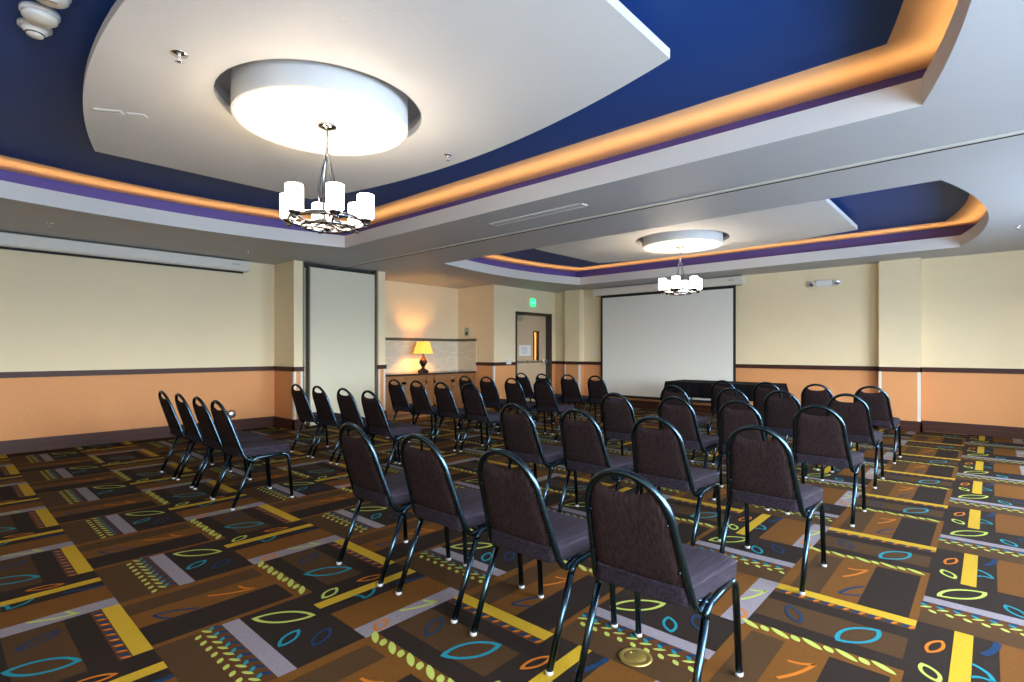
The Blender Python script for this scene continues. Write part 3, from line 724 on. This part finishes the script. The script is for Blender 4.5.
# ------------------------------------------------------------------ ceiling fittings
vt=thing('air_vent','long slim white air vent in the ceiling beside the partition track','air vent',(4.39,3.63,CEIL))
m=MB(); 
for a,b,c,d in ((-.065,-.05,-.64,.64),(.05,.065,-.64,.64),(-.065,.065,-.64,-.625),(-.065,.065,.625,.64)): m.box(a,b,c,d,-.008,0)
m.build('frame',M['wplastic'],vt)
m=MB(); m.box(-.05,.05,-.625,.625,-.002,0); m.build('backing',M['slot'],vt)
for k in range(3):
    m=MB(); x=-.025+.025*k; m.box(x-.007,x+.007,-.625,.625,-.008,-.001); m.build('slat',M['soffit'],vt)
f_=529.;cth,sth=math.cos(math.radians(42.1)),math.sin(math.radians(42.1))
def at(x,y,z):
    d=(z-H)*f_/(350.3-y); r=(x-512)/f_*d; return (r*sth+d*cth,-r*cth+d*sth)
def sprinkler(u,v,z,label,big=1.0):
    root=thing('sprinkler',label,'sprinkler',(u,v,z),random.uniform(0,3),'ceiling sprinklers')
    m=MB(); m.lathe([(.035*big,0),(.034*big,-.004),(.016,-.008),(.010,-.008)],n=20); m.build('ceiling_escutcheon',M['chrome'],root)
    m=MB(); m.lathe([(.009,-.006),(.009,-.022),(.005,-.024)],n=12)
    for s in (-1,1): m.tube([(s*.008,0,-.02),(s*.013,0,-.032),(s*.004,0,-.045)],.0025,n=6)
    m.build('body',M['chrome'],root)
    m=MB(); m.lathe([(.016*big,-.045),(.017*big,-.047),(.004,-.05)],n=16); m.build('deflector',M['chrome'],root)
for x,y,z,lb,bg in ((50,223,CEIL,'sprinkler in the soffit over the rolled-up screen, toward the photo\'s left edge',1),
   (249,250,CEIL,'sprinkler in the soffit near the right end of the rolled-up screen',1),
   (446,275,CEIL,'sprinkler in the ceiling before the lamp alcove',1),
   (521,283.6,CEIL,'sprinkler in the ceiling above the exit sign',1),
   (1018,226,CEIL,'sprinkler in the ceiling at the right edge, past the far tray',1),
   (179,54,PZ,'sprinkler in the near white panel, left of its drum',1.3),
   (448,155,PZ,'sprinkler in the near white panel, right of the nearest chandelier',1.0),
   (716,247,PZ,'sprinkler in the far white panel, right of its drum',1.0)):
    u,v=at(x,y,z); sprinkler(u,v,z+.002,lb,bg)
for (x,y),lb,w in (((109,111),'longer white plate in the near ceiling panel, left of the pair',.17),((137.5,115),'shorter white plate in the near ceiling panel, right of the pair',.11)):
    u,v=at(x,y,PZ); q=MB(); q.box(-w/2,w/2,-.03,.03,-.006,0,bev=.003); o=tag(q.build('cover_plate',M['wplastic'],None,(u,v,PZ),math.radians(-35)),lb,'cover plate')
    q=MB(); q.box(-w*.4,w*.4,-.006,.006,-.0075,-.0055); q.build('slot',M['soffit'],o)
def detector(px_,py_,label,base):
    u,v=at(px_,py_,ZC-.06); root=thing('smoke_detector',label,'smoke detector',(u,v,ZC-.0015),0,'detectors on the blue ceiling')
    if base=='dome':
        m=MB(); m.lathe([(.075,0),(.075,-.016),(.068,-.022)],n=32); m.build('base',M['wplastic'],root)
        m=MB(); m.lathe([(.068,-.02),(.055,-.035),(.04,-.05),(.036,-.058),(.001,-.060)],n=32); m.build('cap',M['wplastic'],root)
        m=MB(); m.lathe([(.0425,-.045),(.044,-.048),(.0405,-.052)],n=24); m.build('grille',M['slot'],root)
    else:
        m=MB(); m.lathe([(.085,0),(.085,-.02),(.078,-.026)],n=32); m.build('base',M['wplastic'],root)
        m=MB(); m.lathe([(.078,-.024),(.076,-.042),(.066,-.052),(.001,-.054)],n=32); m.build('cap',M['wplastic'],root)
        if base=='sounder':
            m=MB(); m.box(-.03,.03,-.012,.012,-.056,-.052); m.build('strobe_lens',M['lens'],root)
detector(35,36,'lowest white domed detector of three on the blue ceiling, top left','dome')
detector(40,22,'middle white disc detector of three on the blue ceiling, top left','disc')
detector(50,2,'white detector cut by the photo\'s top edge, beside two others, top left','sounder')

# ------------------------------------------------------------------ light
w=bpy.data.worlds.new('sky'); bpy.context.scene.world=w; w.use_nodes=True
nt=w.node_tree; bg=nt.nodes['Background']; bg.inputs[1].default_value=1.0
tc=nt.nodes.new('ShaderNodeTexCoord'); sp=nt.nodes.new('ShaderNodeSeparateXYZ'); nt.links.new(tc.outputs['Generated'],sp.inputs[0])
rp=nt.nodes.new('ShaderNodeValToRGB'); mr=nt.nodes.new('ShaderNodeMapRange'); mr.inputs['From Min'].default_value=-1; mr.inputs['From Max'].default_value=1
nt.links.new(sp.outputs['Z'],mr.inputs['Value']); nt.links.new(mr.outputs[0],rp.inputs[0])
SKY=23.0
rp.color_ramp.elements[0].position=.485; rp.color_ramp.elements[0].color=(.27,.36,.47,1)   # ground outside
rp.color_ramp.elements[1].position=.53; rp.color_ramp.elements[1].color=(.80,.90,1.0,1)    # hazy bright sky
sk=nt.nodes.new('ShaderNodeVectorMath'); sk.operation='SCALE'; sk.inputs['Scale'].default_value=SKY
nt.links.new(rp.outputs[0],sk.inputs[0]); nt.links.new(sk.outputs[0],bg.inputs[0])
for a,b in wins:
    li=bpy.data.lights.new('window_portal','AREA'); li.shape='RECTANGLE'; li.size=b-a; li.size_y=ZH-ZS; li.cycles.is_portal=True
    o=bpy.data.objects.new('window_portal',li); C.objects.link(o); o.location=((a+b)/2,VR-.16,(ZS+ZH)/2); o.rotation_euler=(PI/2,0,0)

# ------------------------------------------------------------------ camera
cd=bpy.data.cameras.new('camera'); cam=bpy.data.objects.new('camera',cd); C.objects.link(cam)
cd.sensor_fit='HORIZONTAL'; cd.sensor_width=36; cd.lens=529/1024*36; cd.shift_y=9.3/1024; cd.clip_start=.02
cam.location=(0,0,H); cam.rotation_euler=(PI/2,0,math.radians(42.1-90))
sc=bpy.context.scene; sc.camera=cam
vs=sc.view_settings; vs.view_transform='Standard'; vs.look='None'; vs.gamma=1; vs.use_curve_mapping=False; vs.exposure=1.2
sc.cycles.max_bounces=10; sc.cycles.diffuse_bounces=6; sc.cycles.glossy_bounces=4; sc.cycles.use_denoising=True
sc.cycles.sample_clamp_indirect=8
